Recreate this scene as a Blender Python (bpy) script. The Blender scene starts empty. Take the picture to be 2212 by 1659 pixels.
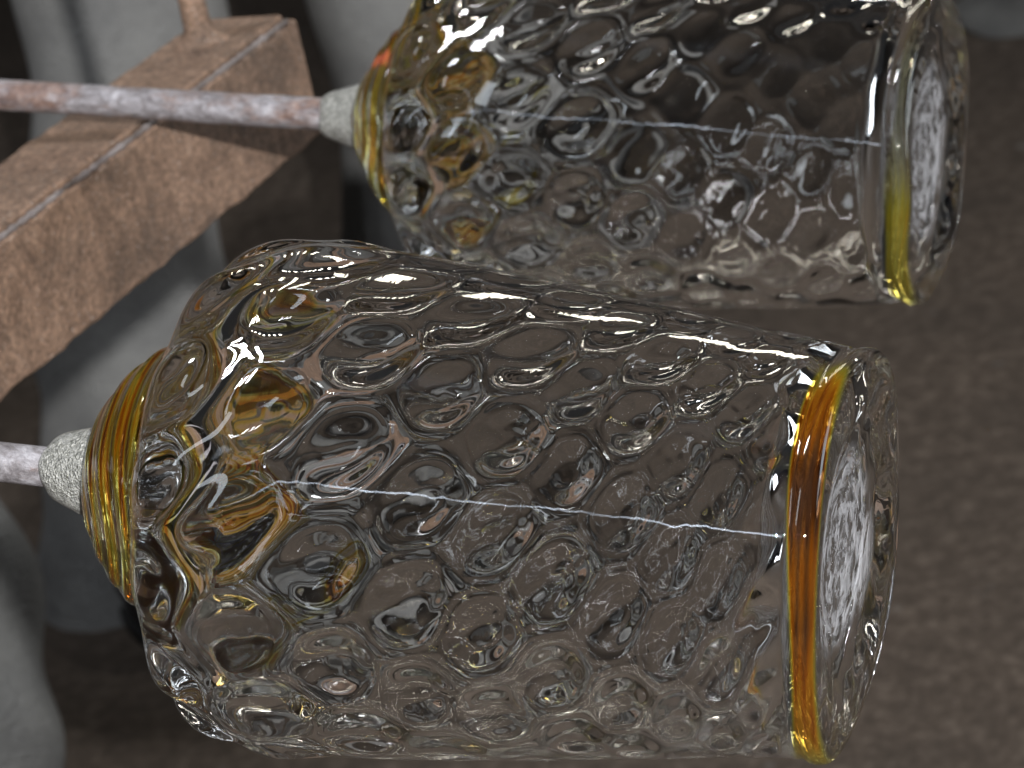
import bpy, math, random
import numpy as np
from mathutils import Matrix, Vector

# ------------------------------------------------------------------ camera frame
F = 7000.0                       # focal length in pixels of a 2212-wide frame
CX, CY = 1106.0, 829.5
CAM_H = 1.23
UPC = np.array([-0.2026, 0.8987, 0.3891]); UPC /= np.linalg.norm(UPC)   # world up seen in camera axes
FW = np.array([0, 0, -1.0])
YW = FW - FW.dot(UPC) * UPC; YW /= np.linalg.norm(YW)
XW = np.cross(YW, UPC)
RW = np.array([XW, YW, UPC])     # camera axes -> world
CAM = np.array([0, 0, CAM_H])

def cam2w(v): return CAM + RW @ np.asarray(v, float)
def P(px, py, z): return cam2w([(px - CX) / F * z, -(py - CY) / F * z, -z])
def on_floor(px, py):
    d = RW @ np.array([(px - CX) / F, -(py - CY) / F, -1.0])
    return CAM + d * (-CAM_H / d[2])

scn = bpy.context.scene
C = scn.collection
cam = bpy.data.cameras.new('camera'); cob = bpy.data.objects.new('camera', cam); C.objects.link(cob)
M = Matrix([list(RW[i]) + [CAM[i]] for i in range(3)] + [[0, 0, 0, 1]])
cob.matrix_world = M
cam.sensor_width = 36; cam.lens = 36 * F / 2212
cam.clip_start = 0.02; cam.clip_end = 200
cam.dof.use_dof = True; cam.dof.focus_distance = 0.86; cam.dof.aperture_fstop = 30
scn.camera = cob

# ------------------------------------------------------------------ light
w = bpy.data.worlds.new('World'); scn.world = w; w.use_nodes = True
bg = w.node_tree.nodes['Background']
bg.inputs[0].default_value = (0.9, 0.94, 1.0, 1); bg.inputs[1].default_value = 0.016

def lamp(name, kind, loc, target, energy, color=(1, 1, 1), size=.1, size_y=None):
    l = bpy.data.lights.new(name, kind); l.energy = energy; l.color = color
    if kind == 'AREA':
        l.size = size
        if size_y: l.shape = 'RECTANGLE'; l.size_y = size_y
        else: l.shape = 'DISK'
    else:
        l.shadow_soft_size = size
    o = bpy.data.objects.new(name, l); C.objects.link(o)
    o.location = loc
    d = Vector(target) - Vector(loc)
    o.rotation_euler = d.to_track_quat('-Z', 'Y').to_euler()
    return o
tgt = P(900, 800, 1.0)
lamp('key_lamp', 'AREA', cam2w([0.26, 0.13, 1.25]), tgt, 98, (1.0, 0.97, 0.93), .036)
for i in range(3):
    lamp('trouser_fill', 'AREA', cam2w([-1.5 + .16 * i, 2.3, -0.2]), P(300, 500, 2.4), 11, (0.95, 0.97, 1.0), .05, .42)  # soft fill strips, added to brighten the trouser legs below the bar
# daylight from workshop windows, high on the far side and off to one side
for i in range(8):
    lamp('window_pane', 'AREA', cam2w([-0.75 + .17 * i, 2.2, -2.5]), tgt, .95, (1.0, 0.94, 0.80), .04, .42)
lamp('side_window', 'AREA', cam2w([3.0, 0.75, -1.2]), P(1855, 1199, .85), 13, (0.86, 0.93, 1.0), .7, 1.3)
lamp('reflection_fill', 'AREA', cam2w([-1.7, 0.9, 0.7]), P(1000, 900, .9), 4.5, (0.84, 0.92, 1.0), .22, .9)  # added lamp, no actual opening: puts cool grey reflections into the glass
lamp('glint_lamp', 'AREA', cam2w([1.15, 1.5, -2.3]), tgt, 9, (1.0, 0.95, 0.88), .05)  # small hard lamp added behind the vessels for glints in the dimples

scn.view_settings.view_transform = 'Standard'
scn.view_settings.look = 'None'
scn.view_settings.exposure = 0.0
scn.view_settings.gamma = 1.0
scn.render.engine = 'CYCLES'
cy = scn.cycles
cy.max_bounces = 28; cy.transmission_bounces = 28; cy.glossy_bounces = 12; cy.diffuse_bounces = 4
cy.transparent_max_bounces = 12
cy.sample_clamp_indirect = 40.0; cy.sample_clamp_direct = 0.0
cy.blur_glossy = 0.2
cy.caustics_reflective = False; cy.caustics_refractive = False
cy.use_denoising = True

# ------------------------------------------------------------------ node helpers
class NT:
    def __init__(s, name):
        s.m = bpy.data.materials.new(name); s.m.use_nodes = True
        s.t = s.m.node_tree; s.t.nodes.clear()
        s.out = s.t.nodes.new('ShaderNodeOutputMaterial')
    def n(s, typ, **kw):
        nd = s.t.nodes.new('ShaderNode' + typ)
        for k, v in kw.items():
            if k.startswith('i_'): nd.inputs[k[2:].replace('_', ' ')].default_value = v
            else: setattr(nd, k, v)
        return nd
    def l(s, a, b): s.t.links.new(a, b)
    def coord(s): return s.n('TexCoord').outputs['Object']
    def mapping(s, vec, scale=(1, 1, 1), loc=(0, 0, 0), rot=(0, 0, 0)):
        m = s.n('Mapping'); s.l(vec, m.inputs[0])
        m.inputs['Scale'].default_value = scale; m.inputs['Location'].default_value = loc; m.inputs['Rotation'].default_value = rot
        return m.outputs[0]
    def noise(s, vec, scale, detail=4, rough=.55, dist=0):
        n = s.n('TexNoise'); s.l(vec, n.inputs['Vector'])
        n.inputs['Scale'].default_value = scale; n.inputs['Detail'].default_value = detail
        n.inputs['Roughness'].default_value = rough; n.inputs['Distortion'].default_value = dist
        return n.outputs['Fac']
    def ramp(s, fac, stops, interp='LINEAR'):
        r = s.n('ValToRGB'); s.l(fac, r.inputs[0]); cr = r.color_ramp; cr.interpolation = interp
        while len(cr.elements) < len(stops): cr.elements.new(.5)
        for e, (p, c) in zip(cr.elements, stops):
            e.position = p; e.color = (c, c, c, 1) if not hasattr(c, '__len__') else (*c, 1)
        return r.outputs[0]
    def mix(s, fac, a, b, mode='MIX'):
        m = s.n('Mix', data_type='RGBA', blend_type=mode)
        if hasattr(fac, 'name'): s.l(fac, m.inputs[0])
        else: m.inputs[0].default_value = fac
        for x, i in ((a, 6), (b, 7)):
            if hasattr(x, 'name'): s.l(x, m.inputs[i])
            else: m.inputs[i].default_value = (*x, 1)
        return m.outputs[2]
    def math(s, op, a, b=None, clamp=False):
        m = s.n('Math', operation=op); m.use_clamp = clamp
        for x, i in ((a, 0), (b, 1)):
            if x is None: continue
            if hasattr(x, 'name'): s.l(x, m.inputs[i])
            else: m.inputs[i].default_value = x
        return m.outputs[0]
    def bump(s, h, strength=.3, dist=.01, normal=None):
        b = s.n('Bump'); s.l(h, b.inputs['Height']); b.inputs['Strength'].default_value = strength; b.inputs['Distance'].default_value = dist
        if normal: s.l(normal, b.inputs['Normal'])
        return b.outputs[0]
    def attr(s, name): return s.n('Attribute', attribute_name=name).outputs['Fac']
    def done(s, sh): s.l(sh, s.out.inputs[0]); return s.m

def glass_material(name, foot=False):
    t = NT(name); co = t.coord()
    amb = t.attr('amber')
    col = t.ramp(amb, [(0, (.985, .985, .982)), (.22, (.98, .94, .45)), (.5, (.90, .79, .05)), (.72, (.92, .42, .01)), (.86, (.80, .17, .003)), (1, (.20, .045, .01))])
    # faint hand-made ripple: rings round the axis plus slow waves
    n1 = t.noise(t.mapping(co, (1, 1, 6)), 55, 2, .5)
    n2 = t.noise(t.mapping(co, (1, 1, 3)), 240, 2, .5)
    nrm = t.bump(t.math('MULTIPLY', t.math('ADD', n1, t.math('MULTIPLY', n2, .15)), t.attr('streak')), .012, .002)
    p = t.n('BsdfPrincipled'); t.l(col, p.inputs['Base Color'])
    p.inputs['Transmission Weight'].default_value = 1; p.inputs['Roughness'].default_value = 0.0; p.inputs['IOR'].default_value = 1.5
    t.l(nrm, p.inputs['Normal'])
    sh = p.outputs[0]
    # thin streak left by turning marks: highlight drawn out along the axis only
    ag = t.n('BsdfAnisotropic'); ag.inputs['Color'].default_value = (.70, .82, 1, 1)
    ag.inputs['Roughness'].default_value = .13; ag.inputs['Anisotropy'].default_value = .97
    tan = t.n('Tangent', direction_type='RADIAL', axis='Z'); t.l(tan.outputs[0], ag.inputs['Tangent'])
    n3 = t.noise(t.mapping(co, (1, 1, 2)), 95, 2, .45); t.l(t.bump(n3, .09, .001), ag.inputs['Normal'])
    mk = t.ramp(t.noise(t.mapping(co, (.4, .4, 1)), 40, 3), [(.35, .05), (.62, 1)])
    mx = t.n('MixShader'); t.l(t.math('MULTIPLY', mk, t.math('MULTIPLY', t.attr('streak'), .0042)), mx.inputs[0]); t.l(sh, mx.inputs[1]); t.l(ag.outputs[0], mx.inputs[2])
    sh = mx.outputs[0]
    am_d = t.n('BsdfTranslucent'); t.l(col, am_d.inputs[0]); am_r = t.n('BsdfDiffuse'); t.l(col, am_r.inputs[0])
    amx = t.n('MixShader'); amx.inputs[0].default_value = .5; t.l(am_d.outputs[0], amx.inputs[1]); t.l(am_r.outputs[0], amx.inputs[2])
    mx = t.n('MixShader'); t.l(t.ramp(amb, [(.25, 0), (.75, .24 if foot else .16), (.97, .05)]), mx.inputs[0]); t.l(sh, mx.inputs[1]); t.l(amx.outputs[0], mx.inputs[2]); sh = mx.outputs[0]
    # opaque coral threads trapped in the amber
    cd = t.n('BsdfDiffuse'); cd.inputs[0].default_value = (.72, .16, .09, 1)
    mx = t.n('MixShader'); t.l(t.attr('coral'), mx.inputs[0]); t.l(sh, mx.inputs[1]); t.l(cd.outputs[0], mx.inputs[2]); sh = mx.outputs[0]
    if foot:
        sx = t.n('SeparateXYZ'); t.l(co, sx.inputs[0])
        r = t.math('SQRT', t.math('ADD', t.math('POWER', sx.outputs[0], 2.0), t.math('POWER', sx.outputs[1], 2.0)))
        dx = t.math('DIVIDE', sx.outputs[0], t.math('ADD', r, .0005)); dy = t.math('DIVIDE', sx.outputs[1], t.math('ADD', r, .0005))
        cb = t.n('CombineXYZ'); t.l(t.math('MULTIPLY', dx, 2.2), cb.inputs[0]); t.l(t.math('MULTIPLY', dy, 2.2), cb.inputs[1]); t.l(t.math('MULTIPLY', r, 260.0), cb.inputs[2])
        st = t.noise(cb.outputs[0], 1.3, 4, .62, .5)
        st2 = t.noise(cb.outputs[0], .55, 2, .5, .6)
        msk = t.math('MULTIPLY', t.ramp(st, [(.42, .06), (.56, 1)]), t.ramp(st2, [(.34, .35), (.56, 1)]))
        msk = t.math('MULTIPLY', msk, t.attr('frost'))
        fd = t.n('BsdfPrincipled'); fd.inputs['Base Color'].default_value = (.66, .68, .74, 1); fd.inputs['Roughness'].default_value = .38
        t.l(t.bump(st, .8, .003), fd.inputs['Normal'])
        tl = t.n('BsdfTranslucent'); tl.inputs[0].default_value = (.9, .92, .97, 1)
        fm = t.n('MixShader'); fm.inputs[0].default_value = .15; t.l(fd.outputs[0], fm.inputs[1]); t.l(tl.outputs[0], fm.inputs[2])
        mx = t.n('MixShader'); t.l(t.math('MULTIPLY', msk, .8), mx.inputs[0]); t.l(sh, mx.inputs[1]); t.l(fm.outputs[0], mx.inputs[2]); sh = mx.outputs[0]
    return t.done(sh)

def collar_material():
    t = NT('frosted_glass_collar'); co = t.coord()
    v = t.n('TexVoronoi'); t.l(co, v.inputs['Vector']); v.inputs['Scale'].default_value = 1500
    n = t.noise(co, 600, 4, .75)
    col = t.ramp(n, [(.34, (.17, .175, .165)), (.5, (.36, .37, .355)), (.66, (.62, .63, .615))])
    p = t.n('BsdfPrincipled'); t.l(col, p.inputs['Base Color']); p.inputs['Roughness'].default_value = .30
    p.inputs['Subsurface Weight'].default_value = .25; p.inputs['Subsurface Radius'].default_value = (.004, .004, .003); p.inputs['Subsurface Scale'].default_value = .5
    h = t.math('ADD', v.outputs['Distance'], n)
    t.l(t.bump(h, 1.0, .0012), p.inputs['Normal'])
    return t.done(p.outputs[0])

def rod_material(name, rust):
    t = NT(name); co = t.coord()
    a = t.noise(t.mapping(co, (1, 1, .6)), 170, 7, .75, .6)
    b = t.noise(t.mapping(co, (1, 1, .5), (3, 1, 7)), 80, 6, .7)
    fine = t.noise(t.mapping(co, (1, 1, .6)), 700, 4, .7)
    base = t.ramp(a, [(.32, (.09, .08, .09)), (.45, (.20, .19, .205)), (.57, (.33, .325, .36)), (.70, (.52, .52, .57))])
    ru = t.ramp(t.noise(co, 210, 5, .7), [(.36, (.09, .045, .035)), (.55, (.23, .145, .115)), (.72, (.40, .30, .26))])
    col = t.mix(t.ramp(b, [(.62 - rust, 0), (.78 - rust, .85)]), base, ru)
    col = t.mix(.5, col, t.ramp(fine, [(.3, .35), (.7, .72)]), 'OVERLAY')
    p = t.n('BsdfPrincipled'); t.l(col, p.inputs['Base Color']); p.inputs['Roughness'].default_value = .55; p.inputs['Metallic'].default_value = .15
    t.l(t.bump(t.math('ADD', a, fine), .5, .0010), p.inputs['Normal'])
    return t.done(p.outputs[0])

def rust_material(name, streak=(1, 1, 1), tint=1.0, dark=.0):
    t = NT(name); co = t.coord()
    big = t.noise(co, 14, 5, .6, .4)
    s1 = t.noise(t.mapping(co, streak), 120, 7, .75, .2)
    fine = t.noise(t.mapping(co, (1, 1, 1)), 380, 5, .75)
    col = t.ramp(s1, [(.22, (.06 * tint, .035 * tint, .027 * tint)), (.43, (.15 * tint, .095 * tint, .066 * tint)), (.58, (.225 * tint, .145 * tint, .102 * tint)), (.78, (.33 * tint, .235 * tint, .18 * tint))])
    col = t.mix(t.ramp(big, [(.36 + dark, .75), (.50 + dark, 0)]), col, (.06, .042, .033))
    col = t.mix(.75, col, t.ramp(fine, [(.33, .12), (.67, .85)]), 'OVERLAY')
    col = t.mix(.12, col, (.165, .142, .124))
    fl = t.ramp(t.noise(t.mapping(co, (1, 1, 1), (5, 2, 1)), 640, 2, .5), [(.66, 0), (.72, .75)])
    col = t.mix(fl, col, (.55, .48, .44))
    p = t.n('BsdfPrincipled'); t.l(col, p.inputs['Base Color']); p.inputs['Roughness'].default_value = .62; p.inputs['Metallic'].default_value = .1
    t.l(t.bump(t.math('ADD', t.math('MULTIPLY', s1, 1.0), fine), .6, .0016), p.inputs['Normal'])
    return t.done(p.outputs[0])

def simple_noise_material(name, c0, c1, scale, rough=.85, bump=.3, bdist=.002, stretch=(1, 1, 1), fine_scale=None):
    t = NT(name); co = t.mapping(t.coord(), stretch)
    a = t.noise(co, scale, 6, .62, .3)
    f = t.noise(t.coord(), fine_scale or scale * 9, 3, .7)
    col = t.ramp(a, [(.3, c0), (.7, c1)])
    col = t.mix(.35, col, t.ramp(f, [(.3, .3), (.7, .72)]), 'OVERLAY')
    p = t.n('BsdfPrincipled'); t.l(col, p.inputs['Base Color']); p.inputs['Roughness'].default_value = rough
    t.l(t.bump(t.math('ADD', a, f), bump, bdist), p.inputs['Normal'])
    return t.done(p.outputs[0])

MAT_GLASS = glass_material('clear_and_amber_glass')
MAT_FOOT = glass_material('foot_glass', True)
MAT_COLLAR = collar_material()
MAT_ROD_A = rod_material('scaled_steel_rod', .02)
MAT_ROD_B = rod_material('rusty_steel_rod', .16)
MAT_RUST_F = rust_material('rusty_plate', (1, .62, 1), 1.4)
MAT_RUST_T = rust_material('rusty_top', (1, .3, 1), 1.25, -.05)
MAT_WELD = simple_noise_material('weld_bead', (.055, .042, .038), (.27, .245, .25), 55, .55, .4, .001)
MAT_TROUSER = simple_noise_material('grey_work_cloth', (.22, .225, .23), (.34, .345, .345), 12, .9, .6, .012, fine_scale=300)
MAT_PALE = simple_noise_material('pale_grey_cloth', (.15, .155, .16), (.25, .255, .25), 11, .9, .8, .02, fine_scale=300)
MAT_SHOE = simple_noise_material('dark_leather', (.012, .011, .011), (.035, .03, .028), 30, .6, .3, .002)
MAT_SOLE = simple_noise_material('black_rubber', (.008, .008, .008), (.02, .02, .02), 40, .8, .3, .002)

def floor_material():
    t = NT('brown_concrete'); co = t.coord()
    a = t.noise(t.mapping(co, (1, 1, 1), rot=(0, 0, .25)), 4.5, 8, .72, .2)
    b = t.noise(t.mapping(co, (1, 1, 1), rot=(0, 0, .2)), 60, 8, .82, .0)
    f = t.noise(co, 190, 4, .7)
    col = t.ramp(b, [(.28, (.026, .019, .0145)), (.5, (.082, .062, .048)), (.66, (.20, .162, .134))])
    col = t.mix(t.ramp(a, [(.35, .55), (.62, 0)]), col, (.045, .035, .028))
    sp = t.ramp(t.noise(t.mapping(co, (1, 1, 1), (4, 9, 2)), 26, 2, .5), [(.70, 0), (.77, .5)])
    col = t.mix(sp, col, (.24, .235, .23))
    col = t.mix(.45, col, t.ramp(f, [(.3, .3), (.7, .7)]), 'OVERLAY')
    p = t.n('BsdfPrincipled'); t.l(col, p.inputs['Base Color']); p.inputs['Roughness'].default_value = .85
    t.l(t.bump(t.math('ADD', b, f), .5, .006), p.inputs['Normal'])
    return t.done(p.outputs[0])
MAT_FLOOR = floor_material()

# ------------------------------------------------------------------ object helpers
def mesh_obj(name, verts, faces, mat, parent=None, smooth=True, attrs=None, normals=None):
    me = bpy.data.meshes.new(name)
    verts = np.asarray(verts, np.float32)
    if isinstance(faces, np.ndarray):
        nf = len(faces); k = faces.shape[1]
        me.vertices.add(len(verts)); me.vertices.foreach_set('co', verts.ravel())
        me.loops.add(nf * k); me.loops.foreach_set('vertex_index', faces.ravel().astype(np.int32))
        me.polygons.add(nf); me.polygons.foreach_set('loop_start', (np.arange(nf) * k).astype(np.int32))
        me.update(calc_edges=True)
    else:
        me.from_pydata([tuple(v) for v in verts.tolist()], [], faces); me.update()
    me.polygons.foreach_set('use_smooth', np.full(len(me.polygons), smooth))
    for k, v in (attrs or {}).items():
        a = me.attributes.new(k, 'FLOAT', 'POINT'); a.data.foreach_set('value', np.asarray(v, np.float32))
    if normals is not None:
        me.normals_split_custom_set_from_vertices([tuple(n) for n in np.asarray(normals).tolist()])
    me.materials.append(mat)
    o = bpy.data.objects.new(name, me); C.objects.link(o)
    if parent: o.parent = parent
    return o
def empty(name, mat4, label, cat, group=None):
    o = bpy.data.objects.new(name, None); C.objects.link(o); o.empty_display_size = .02
    o.matrix_world = mat4; o['label'] = label; o['category'] = cat
    if group: o['group'] = group
    return o
def frame(origin, x, y, z):
    return Matrix([[x[i], y[i], z[i], origin[i]] for i in range(3)] + [[0, 0, 0, 1]])
def unit(v): v = np.asarray(v, float); return v / np.linalg.norm(v)

def catmull(pts, n):
    pts = np.asarray(pts, float); m = len(pts)
    d = np.linalg.norm(np.diff(pts, axis=0), axis=1); u = np.concatenate([[0], np.cumsum(np.sqrt(d))])
    q = np.vstack([2 * pts[0] - pts[1], pts, 2 * pts[-1] - pts[-2]])
    uu = np.concatenate([[-(u[1])], u, [2 * u[-1] - u[-2]]])
    dense = []
    for i in range(m - 1):
        p0, p1, p2, p3 = q[i:i + 4]; t0, t1, t2, t3 = uu[i:i + 4]
        for t in np.linspace(t1, t2, 80, endpoint=(i == m - 2)):
            A1 = (t1 - t) / (t1 - t0) * p0 + (t - t0) / (t1 - t0) * p1
            A2 = (t2 - t) / (t2 - t1) * p1 + (t - t1) / (t2 - t1) * p2
            A3 = (t3 - t) / (t3 - t2) * p2 + (t - t2) / (t3 - t2) * p3
            B1 = (t2 - t) / (t2 - t0) * A1 + (t - t0) / (t2 - t0) * A2
            B2 = (t3 - t) / (t3 - t1) * A2 + (t - t1) / (t3 - t1) * A3
            dense.append((t2 - t) / (t2 - t1) * B1 + (t - t1) / (t2 - t1) * B2)
    dense = np.array(dense)
    L = np.concatenate([[0], np.cumsum(np.linalg.norm(np.diff(dense, axis=0), axis=1))])
    s = np.linspace(0, L[-1], n)
    return np.stack([np.interp(s, L, dense[:, k]) for k in range(dense.shape[1])], 1)

def vnoise(rng, n=10, fmax=6):
    """smooth periodic random function of (theta, t)"""
    ks = rng.integers(-fmax, fmax + 1, n); fs = rng.uniform(-fmax, fmax, n) * 12; ph = rng.uniform(0, 2 * np.pi, n)
    am = rng.uniform(.4, 1, n) / (1 + .35 * np.abs(ks)); am /= np.sqrt((am ** 2).sum() / 2)
    return lambda th, t: sum(a * np.sin(k * th + f * t + p) for k, f, p, a in zip(ks, fs, ph, am))

def smoothstep(a, b, x):
    q = np.clip((x - a) / (b - a), 0, 1); return q * q * (3 - 2 * q)

# ------------------------------------------------------------------ floor
fl = mesh_obj('floor', [(-20, -10, 0), (20, -10, 0), (20, 30, 0), (-20, 30, 0)], [(0, 1, 2, 3)], MAT_FLOOR, smooth=False)
fl['kind'] = 'structure'

# ------------------------------------------------------------------ glass vessels on rods
def make_vessel(pA, zA, pB, zB, outer, inner_start, inner_end, cols, N, twist, seed, rod_r_px, label, rodmat, amb_end, crease, wrap, fade_d, tilt=.0):
    rng = np.random.default_rng(seed)
    A = P(*pA, zA); B = P(*pB, zB); Lg = np.linalg.norm(B - A); ax = (B - A) / Lg
    toC = unit(CAM - (A + B) / 2); xl = unit(toC - toC.dot(ax) * ax); yl = np.cross(ax, xl)
    root = empty('glass_vessel', frame(A, xl, yl, ax), label, 'glass vessel', 'glass vessels on steel rods')
    # station pixel -> distance along the axis, and scale there
    ts = np.linspace(-.6, 1.2, 4000)
    pts = np.array([np.linalg.solve(RW, (A + ax * Lg * t) - CAM) for t in ts])
    pxs = CX + F * pts[:, 0] / (-pts[:, 2]); scs = -pts[:, 2] / F
    def st(px): return np.interp(px, pxs, ts) * Lg
    def sc(px): return np.interp(px, pxs, scs)
    prof = catmull([(st(x), r * sc(x)) for x, r in outer], 430)
    prof[:, 1] = np.maximum(prof[:, 1], 0)
    NT_ = 512
    th = np.linspace(0, 2 * np.pi, NT_, endpoint=False)
    colS = np.array([st(c) for c in cols]); colI = np.arange(len(cols), dtype=float)
    nz1, nz2, nz3, nz4 = vnoise(rng), vnoise(rng), vnoise(rng, 14, 9), vnoise(rng, 8, 3)
    camp = rng.uniform(.7, 1.12, (len(cols) + 6, N)); cjx = rng.uniform(-.07, .07, (len(cols) + 6, N)); cjy = rng.uniform(-.09, .09, (len(cols) + 6, N))
    def cells(TH, S):
        v = np.interp(S, colS, colI, left=np.nan, right=np.nan)
        lo = S < colS[0]; hi = S > colS[-1]
        v = np.where(lo, (S - colS[0]) / (colS[1] - colS[0]), v)
        v = np.where(hi, colI[-1] + (S - colS[-1]) / (colS[-1] - colS[-2]), v)
        u = TH / (2 * np.pi) * N + twist * v + .05 * nz4(TH, S)
        v = v + .07 * nz1(TH, S)
        acc = np.zeros(S.shape)
        k0 = np.round(v)
        for dk in (-1, 0, 1):
            k = k0 + dk; off = .5 * (np.mod(k, 2))
            j0 = np.round(u - off)
            for dj in (-1, 0, 1):
                j = j0 + dj
                ki = np.clip(k.astype(int) + 2, 0, camp.shape[0] - 1); ji = np.mod(j.astype(int), N)
                dx = u - (j + off) - cjx[ki, ji]; dy = (v - k - cjy[ki, ji]) * .66
                d2 = dx * dx + dy * dy
                acc += np.exp(-(d2 / .118) ** 1.35) * camp[ki, ji]
        q = acc; amp = 1.0
        win = smoothstep(colS[0] - (colS[1] - colS[0]) * .9, colS[0] - .2 * (colS[1] - colS[0]), S) * (1 - smoothstep(colS[-1] + .2 * (colS[-1] - colS[-2]), colS[-1] + 1.0 * (colS[-1] - colS[-2]), S))
        return q * amp * win
    def amber_field(TH, S, px_a, px_b):
        s0, s1 = st(px_a), st(px_b)
        fade = 1 - smoothstep(s0, s1, S + .004 * nz2(TH, S) + .004 * nz4(TH * 1.0, S))
        x = S * 1000 + 3.2 * nz4(TH, S * .5) + 1.6 * nz2(TH, S * .5)
        stripes = .31 + .27 * np.sin(x) + .22 * np.sin(x * 2.3 + 1.3 + nz1(TH, S * .3)) + .20 * nz3(TH, S)
        return np.clip(fade * np.clip(stripes, 0.02, 1.0), 0, 1), fade
    S_n = len(prof)
    S = np.repeat(prof[:, 0][:, None], NT_, 1); R = np.repeat(prof[:, 1][:, None], NT_, 1); TH = np.repeat(th[None], S_n, 0)
    cl = cells(TH, S)
    sh0 = colS[0]; sLen = colS[-1] - colS[0]
    a_out = .0046 * (1 - smoothstep(-.02, .26, (S - sh0) / sLen)) + .00006
    Rv = R + a_out * (cl - .35) + .00035 * nz2(TH, S * .5) * smoothstep(0, .01, R)
    # foot made by hand: rim wanders a little and sits slightly askew
    dome = 1 - smoothstep(st(amb_end[0]) - .004, st(amb_end[0]), S)
    xr = S * 900 + 3.4 * nz4(TH, S * .5) + 1.6 * nz2(TH, S * .5)
    Rv = Rv + dome * smoothstep(.002, .012, R) * (.00040 * np.sin(xr) + .00010 * np.sin(3.1 * xr + nz1(TH, S)) + .0002 * nz3(TH, S))
    ftm = smoothstep(-.006, .002, S - st(crease)) * smoothstep(.6, .9, R / (outer[-8][1] * sc(crease)))
    Rv = Rv + ftm * (.0007 * nz4(TH, S * .2) + .0003 * nz2(TH, S * .2))
    Sv = S + .0011 * ftm * (nz2(TH, S * 0) + .5 * nz4(TH + 1, S * 0)) + tilt * R * np.cos(TH) * smoothstep(prof[-1, 0] - .03, prof[-1, 0] - .012, S) * -1
    V = np.stack([Rv * np.cos(TH), Rv * np.sin(TH), Sv], 2)
    # face of the foot: wavy turning marks
    foot_s = st(crease)
    idx = np.arange(S_n * NT_).reshape(S_n, NT_)
    def vn(Vg, flip=False):
        du = np.roll(Vg, -1, 1) - np.roll(Vg, 1, 1)
        dv = np.zeros_like(Vg); dv[1:-1] = Vg[2:] - Vg[:-2]; dv[0] = Vg[1] - Vg[0]; dv[-1] = Vg[-1] - Vg[-2]
        n = np.cross(du, dv); ln = np.linalg.norm(n, axis=2, keepdims=True); n = n / np.maximum(ln, 1e-12)
        return -n if flip else n
    nrm = vn(V)
    amb, fade = amber_field(TH, S, amb_end[0], amb_end[1])
    # amber lip wrap on the foot
    rface = R / R[np.argmin(np.abs(prof[:, 0] - foot_s)), 0]
    side = smoothstep(-.0010, .0006, S - foot_s + .0022 * nz4(TH, 0 * S) + .0012 * nz2(TH, S)) * smoothstep(.0, .09, rface + .02 * nz4(TH, S * 0) - (.99 - .12 * np.clip(np.cos(TH - .35), 0, 1)))
    wob = np.interp(np.degrees(TH), [w_[0] for w_ in wrap], [w_[1] for w_ in wrap]) + .08 * nz4(TH, S * .3) + .10 * nz3(TH, S * 1.5) + .06 * np.sin(S * 3000 + 3 * nz2(TH, S * .2))
    amb = np.maximum(amb, np.clip(side * wob, 0, 1))
    coral = (1 - smoothstep(st(amb_end[0]), st(amb_end[0]) + .004, S)) * np.clip(smoothstep(.9, 1.4, nz4(TH, S * .4 + .3) + .6 * nz2(TH, S * 1.7)) * fade * .8, 0, .8) * (S > st(amb_end[0]) - .05)
    streak = smoothstep(sh0 + .012, sh0 + .035, S) * (1 - smoothstep(foot_s - .002, foot_s, S))
    frost = (1 - smoothstep(.42, .58, rface + .04 * nz4(TH, 0 * S))) * (np.arange(S_n)[:, None] > S_n - 150)
    attrs = dict(amber=amb, coral=coral, streak=streak, frost=frost)
    def strip(name, i0, i1, mat, cap_start=False, cap_end=False, Vg=V, ng=nrm, at=attrs, flip=False):
        sub = Vg[i0:i1 + 1]; n_r = sub.shape[0]
        vv = sub.reshape(-1, 3); nn = ng[i0:i1 + 1].reshape(-1, 3)
        g = np.arange(n_r * NT_).reshape(n_r, NT_); a = g[:-1]; b = g[1:]
        f = np.stack([a, np.roll(a, -1, 1), np.roll(b, -1, 1), b], 2).reshape(-1, 4)
        if flip: f = f[:, ::-1]
        aa = {k: x[i0:i1 + 1].ravel() for k, x in at.items()}
        return mesh_obj(name, vv, f, mat, root, True, aa, nn)
    # split: shoulder / body / foot
    i_sh = int(np.argmin(np.abs(prof[:, 0] - st(amb_end[0])))); i_ft = int(np.argmax(prof[:, 0] > foot_s - .0005))
    strip('shoulder', 0, i_sh, MAT_GLASS); body = strip('body', i_sh, i_ft, MAT_GLASS); strip('foot', i_ft, S_n - 1, MAT_FOOT)
    # inner bubble
    s0, s1 = st(inner_start), st(inner_end)
    n_i = 380
    q = np.linspace(0, 1, n_i); wq = np.sin(np.linspace(-np.pi / 2, np.pi / 2, n_i)) * .5 + .5
    q = .55 * q + .45 * wq
    Si = s0 + (s1 - s0) * q
    ordr = np.argsort(prof[:i_ft, 0]); ro = np.interp(Si, prof[:i_ft, 0][ordr], prof[:i_ft, 1][ordr])
    wall = .0070 + .004 * (1 - smoothstep(0, .25, q)) + .002 * smoothstep(.7, 1, q)
    ri = ro - wall
    capA = np.sqrt(np.clip(1 - (1 - np.clip((Si - s0) / .034, 0, 1)) ** 2, 0, 1)); capB = np.clip(1 - (1 - np.clip((s1 - Si) / .012, 0, 1)) ** 3, 0, 1) ** .5
    ri = ri * capA * capB
    Sg = np.repeat(Si[:, None], NT_, 1); Tg = np.repeat(th[None], n_i, 0); Rg = np.repeat(ri[:, None], NT_, 1)
    ci = cells(Tg, Sg)
    depth = -.0047 + fade_d * smoothstep(.15, .85, q)
    Rg = Rg + (depth[:, None] * (ci - .15) + .0004 * nz3(Tg, Sg)) * smoothstep(0, .02, Rg)
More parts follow.
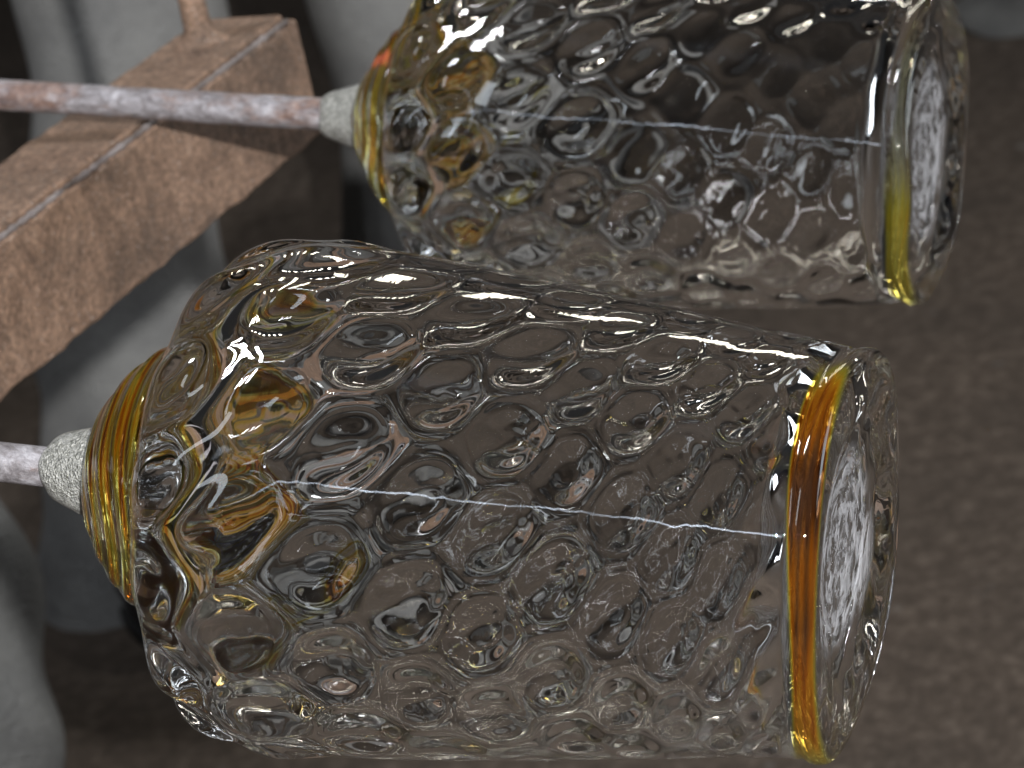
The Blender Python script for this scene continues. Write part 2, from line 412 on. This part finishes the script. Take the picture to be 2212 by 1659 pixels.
    Vi = np.stack([Rg * np.cos(Tg), Rg * np.sin(Tg), Sg], 2)
    ni = vn(Vi, True)
    am2, fd2 = amber_field(Tg + .7, Sg + .02, amb_end[0] + 10, amb_end[1] + 40)
    at2 = dict(amber=am2 * .25 * fd2, coral=np.zeros_like(am2), streak=np.zeros_like(am2), frost=np.zeros_like(am2))
    strip_in = strip('hollow', 0, n_i - 1, MAT_GLASS, Vg=Vi, ng=ni, at=at2, flip=True)
    # collar and rod
    cps = [(st(x), r * sc(x)) for x, r in COLLARS[label]]
    cp = catmull(cps, 60); tc = np.linspace(0, 2 * np.pi, 96, endpoint=False)
    nc = vnoise(rng, 12, 7)
    cv = [];
    for s, r in cp:
        rr = r * (1 + .02 * nc(tc, s * 3)); cv.append(np.stack([rr * np.cos(tc), rr * np.sin(tc), np.full_like(tc, s) + .0004 * nc(tc + 1, s)], 1))
    cv = np.array(cv); g = np.arange(60 * 96).reshape(60, 96); a = g[:-1]; b = g[1:]
    f = np.stack([a, np.roll(a, -1, 1), np.roll(b, -1, 1), b], 2).reshape(-1, 4)
    mesh_obj('collar', cv.reshape(-1, 3), f, MAT_COLLAR, root)
    rr = rod_r_px * sc(outer[0][0]); e0 = -.55; e1 = cps[0][0] + .006
    m = 40; zs = np.concatenate([[e0], np.linspace(-.12, e1, 60)]); rv = []
    tr = np.linspace(0, 2 * np.pi, m, endpoint=False)
    nr = vnoise(rng, 8, 3)
    for s in zs:
        r_ = rr * (1 + .012 * nr(tr, s * 2)); rv.append(np.stack([r_ * np.cos(tr), r_ * np.sin(tr), np.full_like(tr, s)], 1))
    rv = np.array(rv); k = len(zs); g = np.arange(k * m).reshape(k, m); a = g[:-1]; b = g[1:]
    f = np.stack([a, np.roll(a, -1, 1), np.roll(b, -1, 1), b], 2).reshape(-1, 4).tolist() + [list(range(m))[::-1], list(range((k - 1) * m, k * m))]
    mesh_obj('rod', rv.reshape(-1, 3), f, rodmat, root)
    return root

LAB2 = 'dimpled clear glass vessel on the grey rod, its foot striped orange, lower of two'
LAB1 = 'dimpled clear glass vessel on the rusty rod resting across the beam'
COLLARS = {
    LAB2: [(105, 44), (108, 50), (116, 62), (133, 73), (158, 83), (200, 98), (240, 110)],
    LAB1: [(702, 36), (705, 41), (711, 48), (724, 55), (744, 62), (775, 72), (806, 80)],
}
OUT2 = [(218, 1), (219, 60), (226, 115), (246, 172), (280, 228), (322, 276), (370, 312), (408, 333), (422, 329), (434, 338), (446, 386), (466, 440), (504, 492), (562, 530), (616, 548), (680, 556),
        (800, 553), (1000, 539), (1200, 519), (1438, 491), (1600, 470), (1740, 455), (1788, 449), (1797, 446), (1806, 448), (1828, 453), (1846, 449), (1857, 434), (1861, 402), (1850, 330), (1828, 260), (1812, 150), (1808, 1)]
OUT1 = [(782, 1), (783, 45), (791, 92), (820, 136), (846, 180), (876, 214), (904, 235), (914, 231), (922, 239), (930, 275), (946, 314), (984, 350), (1046, 376), (1150, 384), (1300, 382), (1500, 374), (1700, 361), (1850, 347), (1940, 336), (1972, 331),
        (1980, 329), (1987, 331), (2004, 334), (2018, 330), (2028, 317), (2030, 292), (2022, 240), (2004, 190), (1990, 110), (1987, 1)]
make_vessel((50, 1003), .9262, (1855, 1199), .85, OUT2, 440, 1793, [546, 728, 905, 1068, 1214, 1344, 1460, 1562, 1652, 1730, 1796], 14, .18, 3, 44, LAB2, MAT_ROD_A, (428, 450), 1800, [(0, .83), (22, .78), (42, .62), (62, .46), (90, .42), (120, .20), (140, .04), (230, .04), (262, .02), (292, .03), (300, 1.0), (325, .98), (345, .90), (360, .83)], .0011)
make_vessel((0, 205), 1.3314, (2027, 326), 1.2, OUT1, 928, 1976, [1006, 1128, 1250, 1366, 1474, 1574, 1666, 1750, 1828, 1900, 1966], 14, .20, 11, 35, LAB1, MAT_ROD_B, (917, 938), 1982, [(0, .30), (25, .55), (60, .50), (90, .44), (120, .22), (150, .06), (230, .06), (270, .22), (320, .2), (360, .30)], .0036)

# ------------------------------------------------------------------ rusty square bar of the rack
zE = 1.431
Ew = P(635, 30, zE)
e1 = RW @ unit([.4047, .4386, -.8024]); ef = RW @ np.array([.2026, -.8987, -.3891]); et = RW @ np.array([-.8917, -.0051, -.4525])
ef = unit(ef - ef.dot(e1) * e1); et = unit(et - et.dot(e1) * e1 - et.dot(ef) * ef)
WF, WT, LB = .0567, .0505, 1.15
rack = empty('rack_bar', frame(Ew, -e1, ef, -np.cross(-e1, ef) if np.dot(np.cross(-e1, ef), et) < 0 else np.cross(-e1, ef), ), 'rusty square steel bar with a welded peg crossing behind the rods', 'steel bar')
# local axes: x along bar towards the near end, y down the front face, z across the top face
def wobble_plate(name, nx, ny, fn, mat):
    vs = []; fs = []
    for i in range(nx + 1):
        for j in range(ny + 1): vs.append(fn(i / nx, j / ny))
    for i in range(nx):
        for j in range(ny):
            a = i * (ny + 1) + j; fs.append((a, a + ny + 1, a + ny + 2, a + 1))
    return mesh_obj(name, vs, fs, mat, rack, True)
rb = np.random.default_rng(5); nb1 = vnoise(rb, 10, 4); nb2 = vnoise(rb, 16, 14)
sgn = 1 if np.dot(np.cross(-e1, ef), et) > 0 else 1
def slab(name, x0, x1, y0, y1, z0, z1, mat, nx=160, edge=.0006):
    """long plate with slightly uneven edges: closed loop section swept along x"""
    bev = .0012
    sec = [(y0 + bev, z0), (y1 - bev, z0), (y1, z0 + bev), (y1, z1 - bev), (y1 - bev, z1), (y0 + bev, z1), (y0, z1 - bev), (y0, z0 + bev)]
    xs = np.linspace(x0, x1, nx); vs = []; fs = []
    for x in xs:
        for k, (y, z) in enumerate(sec):
            q = edge * nb2(np.array(k * .8), np.array(x * 2.5)); q2 = edge * nb1(np.array(k * 1.7), np.array(x * 4.5))
            vs.append((x, y + float(q), z + float(q2) * .4))
    m = len(sec)
    for i in range(nx - 1):
        for k in range(m):
            fs.append((i * m + k, i * m + (k + 1) % m, (i + 1) * m + (k + 1) % m, (i + 1) * m + k))
    fs.append(tuple(range(m))[::-1]); fs.append(tuple(range((nx - 1) * m, nx * m)))
    return mesh_obj(name, vs, fs, mat, rack, False)
T = .006
slab('front_plate', 0, LB, .0025, WF, 0, T, MAT_RUST_F, edge=.0005)
slab('top_plate', 0, LB, 0, T, T + .0005, WT, MAT_RUST_T, edge=.0003)
slab('back_plate', .001, LB, T + .0005, WF - .001, WT - T, WT - .0005, MAT_RUST_F)
slab('bottom_plate', .001, LB, WF - T, WF - .0008, T + .0008, WT - T - .0005, MAT_RUST_F)
# weld bead along the ridge
vs = []; fs = []; nx = 500; m = 8
for i in range(nx):
    x = .004 + (LB - .004) * i / (nx - 1)
    r = .0013 * (1 + .22 * math.sin(i * 2.1) + .12 * float(nb2(np.array(1.0), np.array(x * 6))))
    for k in range(m):
        a = 2 * math.pi * k / m; vs.append((x, .0018 + r * math.cos(a), .0022 + r * math.sin(a)))
for i in range(nx - 1):
    for k in range(m): fs.append((i * m + k, i * m + (k + 1) % m, (i + 1) * m + (k + 1) % m, (i + 1) * m + k))
mesh_obj('weld_bead', vs, fs, MAT_WELD, rack)
# peg welded upright on the top
def lathe(name, prof, axis_o, mat, parent, m=40, wob=.03, seed=1):
    nn = vnoise(np.random.default_rng(seed), 10, 5); t = np.linspace(0, 2 * np.pi, m, endpoint=False); vs = []
    for s, r in prof:
        rr = r * (1 + wob * nn(t, s * 6)); vs.append(np.stack([axis_o[0] + rr * np.cos(t), np.full_like(t, axis_o[1] - s), axis_o[2] + rr * np.sin(t)], 1))
    k = len(prof); g = np.arange(k * m).reshape(k, m); a = g[:-1]; b = g[1:]
    f = np.stack([a, np.roll(a, -1, 1), np.roll(b, -1, 1), b], 2).reshape(-1, 4)[:, ::-1].tolist() + [list(range(m)), list(range((k - 1) * m, k * m))[::-1]]
    return mesh_obj(name, np.array(vs).reshape(-1, 3), f, mat, parent)
pego = (.030, 0, .031)
lathe('peg', catmull([(-.0005, .0064), (.02, .0060), (.09, .0057), (.158, .0057), (.161, .004)], 60), pego, MAT_RUST_T, rack, seed=4)
lathe('peg_weld', catmull([(-.0010, .0125), (.0012, .0115), (.0035, .0085), (.007, .0069), (.0090, .0064)], 20), pego, MAT_RUST_T, rack, wob=.08, seed=9)
# post that carries the bar, down to the floor beyond the frame
post_x = LB - .06
top = np.array(Ew) + (-e1) * post_x + ef * WF
hpost = top[2]
c0, c1 = post_x - .025, post_x + .025
vsp = []
for yy in (WF - .0005, WF + hpost / max(.2, -ef[2])):
    vsp += [(c0, yy, .006), (c1, yy, .006), (c1, yy, .046), (c0, yy, .046)]
mesh_obj('post', vsp, [(3, 2, 1, 0), (4, 5, 6, 7), (0, 1, 5, 4), (1, 2, 6, 5), (2, 3, 7, 6), (3, 0, 4, 7)], MAT_RUST_F, rack, False)

# ------------------------------------------------------------------ people behind the rack
def loft(rings):
    k = len(rings); m = len(rings[0]); g = np.arange(k * m).reshape(k, m); a = g[:-1]; b = g[1:]
    f = np.stack([a, np.roll(a, -1, 1), np.roll(b, -1, 1), b], 2).reshape(-1, 4)
    return np.array(rings).reshape(-1, 3), f
def leg_rings(hem, knee, hip, r_hem, r_knee, r_hip, seed, fold=.010, n=150, m=96):
    nn = vnoise(np.random.default_rng(seed), 16, 4); n2 = vnoise(np.random.default_rng(seed + 50), 14, 3)
    t = np.linspace(0, 2 * np.pi, m, endpoint=False)
    cp = catmull([np.append(hem, r_hem), np.append(hem * .5 + knee * .5, (r_hem + r_knee) / 2), np.append(knee, r_knee), np.append(hip, r_hip)], n)
    rings = []
    for i, c in enumerate(cp):
        q = i / (n - 1); up = min(1, i / 6)
        amp = fold * (1.25 - .7 * q)
        r = c[3] + amp * (.55 * nn(t, c[2] * .55) + .30 * n2(t, c[2] * 1.5 + .15 * np.sin(t)))
        if i < 4: r = r + .002 * (1 - i / 4)
        rings.append(np.stack([c[0] + r * np.cos(t), c[1] + r * .92 * np.sin(t), np.full_like(t, c[2]) + .004 * np.sin(t + seed)], 1))
    # turn the hem inside for thickness
    r0 = np.array(rings[0]); cen = r0.mean(0); ins = []
    for d, s in ((.03, .93), (.0, .945)):
        q = cen + (r0 - cen) * [s, s, 1]; q[:, 2] += d; ins.append(q)
    return ins + rings
def make_shoe(name, heel, toe, parent, w=.046, h=.085):
    heel = np.asarray(heel); d = np.asarray(toe) - heel; L = np.linalg.norm(d); d = d / L; s = np.array([-d[1], d[0], 0])
    secs = [(0, .30, .30), (.02, .62, .72), (.12, .78, .98), (.25, .76, 1.0), (.40, .74, .92), (.55, .86, .72), (.70, .98, .58), (.83, .98, .50), (.93, .78, .42), (.985, .42, .30), (1.0, .12, .18)]
    cp = catmull([(a, b, c) for a, b, c in secs], 44); m = 40; rings = []
    for q, ww, hh in cp:
        ring = []
        for k in range(m):
            a = 2 * math.pi * k / m; ca, sa = math.cos(a), math.sin(a)
            x = w * ww * math.copysign(abs(ca) ** .75, ca); z = h * hh * (.5 + .5 * math.copysign(abs(sa) ** .7, sa))
            ring.append(heel + d * (L * q) + s * x + np.array([0, 0, .014 + z]))
        rings.append(ring)
    v, f = loft(rings); f = f.tolist() + [list(range(m)), list(range(len(v) - m, len(v)))[::-1]]
    sh = mesh_obj(name, v, f, MAT_SHOE, parent)
    rings = []
    for z, g in ((0, 1.0), (.004, 1.06), (.016, 1.06), (.018, .98)):
        ring = []
        for k in range(60):
            a = 2 * math.pi * k / 60; q = .5 - .5 * math.cos(a); ww = np.interp(q, cp[:, 0], cp[:, 1])
            ring.append(heel + d * (L * (.5 + (q - .5) * (1 + .03 * g))) + s * (w * ww * g * math.copysign(1, math.sin(a)) * (abs(math.sin(a)) ** .15)) + np.array([0, 0, z]))
        rings.append(ring)
    v, f = loft(rings); f = f.tolist() + [list(range(60))[::-1], list(range(len(v) - 60, len(v)))]
    so = mesh_obj('sole', v, f, MAT_SOLE, sh)
    return sh
def make_person(label, legs, mat, seed, toe_dir, fold):
    base = sum(np.array([l[0][0], l[0][1], 0]) for l in legs) / len(legs)
    root = empty('person', Matrix.Translation(Vector(base)), label, 'person')
    V = []; Fc = []; o = 0
    for i, (hem, knee, hip, rh, rk, rhip) in enumerate(legs):
        v, f = loft(leg_rings(np.array(hem) - base, np.array(knee) - base, np.array(hip) - base, rh, rk, rhip, seed + i, fold))
        V.append(v); Fc.append(f + o); o += len(v)
    # seat of the trousers, up to the waistband
    hips = [np.array(l[2]) - base for l in legs]; c = sum(hips) / len(hips); half = np.linalg.norm((hips[0] - hips[-1])[:2]) / 2
    dx = unit(hips[-1] - hips[0]) if half > 0 else np.array([1, 0, 0]); dy = np.array([-dx[1], dx[0], 0])
    t = np.linspace(0, 2 * np.pi, 64, endpoint=False); rings = []
    for z, a, b in ((-.07, half * .7, .05), (-.04, half + .06, .085), (.02, half + .085, .11), (.10, half + .085, .115), (.17, half + .07, .105), (.20, half + .068, .103), (.20, .001, .001)):
        rings.append(c + np.cos(t)[:, None] * dx * a + np.sin(t)[:, None] * dy * b + np.array([0, 0, z]))
    v, f = loft(rings); V.append(v); Fc.append(f + o)
    mesh_obj('trousers', np.vstack(V), np.vstack(Fc), mat, root)
    for hem, *_ in legs:
        b = np.array([hem[0], hem[1], 0]) - base; td = unit(toe_dir)
        make_shoe('shoe', b - td * .085, b + td * .195, root)
    return root

def vert_at(px, py, z):                    # world point at that pixel and depth
    return P(px, py, z)
# standing person: two trouser legs, hems just above the shoes
hemA = P(300, 1285, 2.93); kneeA = P(262, 80, 2.72)
hemB = P(1030, 1010, 3.12); kneeB = P(862, 10, 2.95)
upA = kneeA + np.array([0.01, .05, .42]); upB = kneeB + np.array([-.02, 0, .42])
make_person('person standing behind the rusty bar in grey work trousers and dark shoes',
            [(hemA, kneeA, upA, .084, .090, .105), (hemB, kneeB, upB, .078, .082, .105)], MAT_TROUSER, 21, (.45, -1, 0), .008)
# another person's leg at the lower corner, in fuller light
fp = P(-165, 1659, 2.15); hem2 = np.array([fp[0] + .01, fp[1], .075])
p2 = P(-340, 1180, 2.15); up2 = np.array([p2[0] - .02, p2[1], .86])
off = np.array([-.26, .06, 0])
make_person('person in pale grey loose trousers at the lower corner, mostly out of view',
            [(hem2, p2 + np.array([0, 0, .1]), up2, .088, .098, .11), (hem2 + off, p2 + np.array([0, 0, .1]) + off, up2 + off, .088, .098, .11)], MAT_PALE, 40, (1, .1, 0), .019)

# ------------------------------------------------------------------ pale rag on the floor in the far corner
g = on_floor(2245, 60); rr = np.random.default_rng(8); nn = vnoise(rr, 14, 5)
rings = []; t = np.linspace(0, 2 * np.pi, 72, endpoint=False)
for i in range(30):
    a = i / 29 * math.pi / 2
    r = .105 * math.cos(a) ** .7 * (1 + .10 * nn(t, a * .12)) if i < 29 else np.full_like(t, .0005)
    rings.append(np.stack([r * 1.25 * np.cos(t), r * .8 * np.sin(t), .001 + .075 * math.sin(a) * (1 + .12 * nn(t, a * .2) * (i > 0))], 1) if i else
                 np.stack([r * 1.2 * np.cos(t), r * .77 * np.sin(t), np.full_like(t, .001)], 1))
v, f = loft(rings)
rag = mesh_obj('rag', v, f, MAT_PALE); rag.location = (g[0] + .05, g[1] + .05, 0)
rag['label'] = 'pale grey crumpled rag on the brown floor in the top corner'; rag['category'] = 'rag'
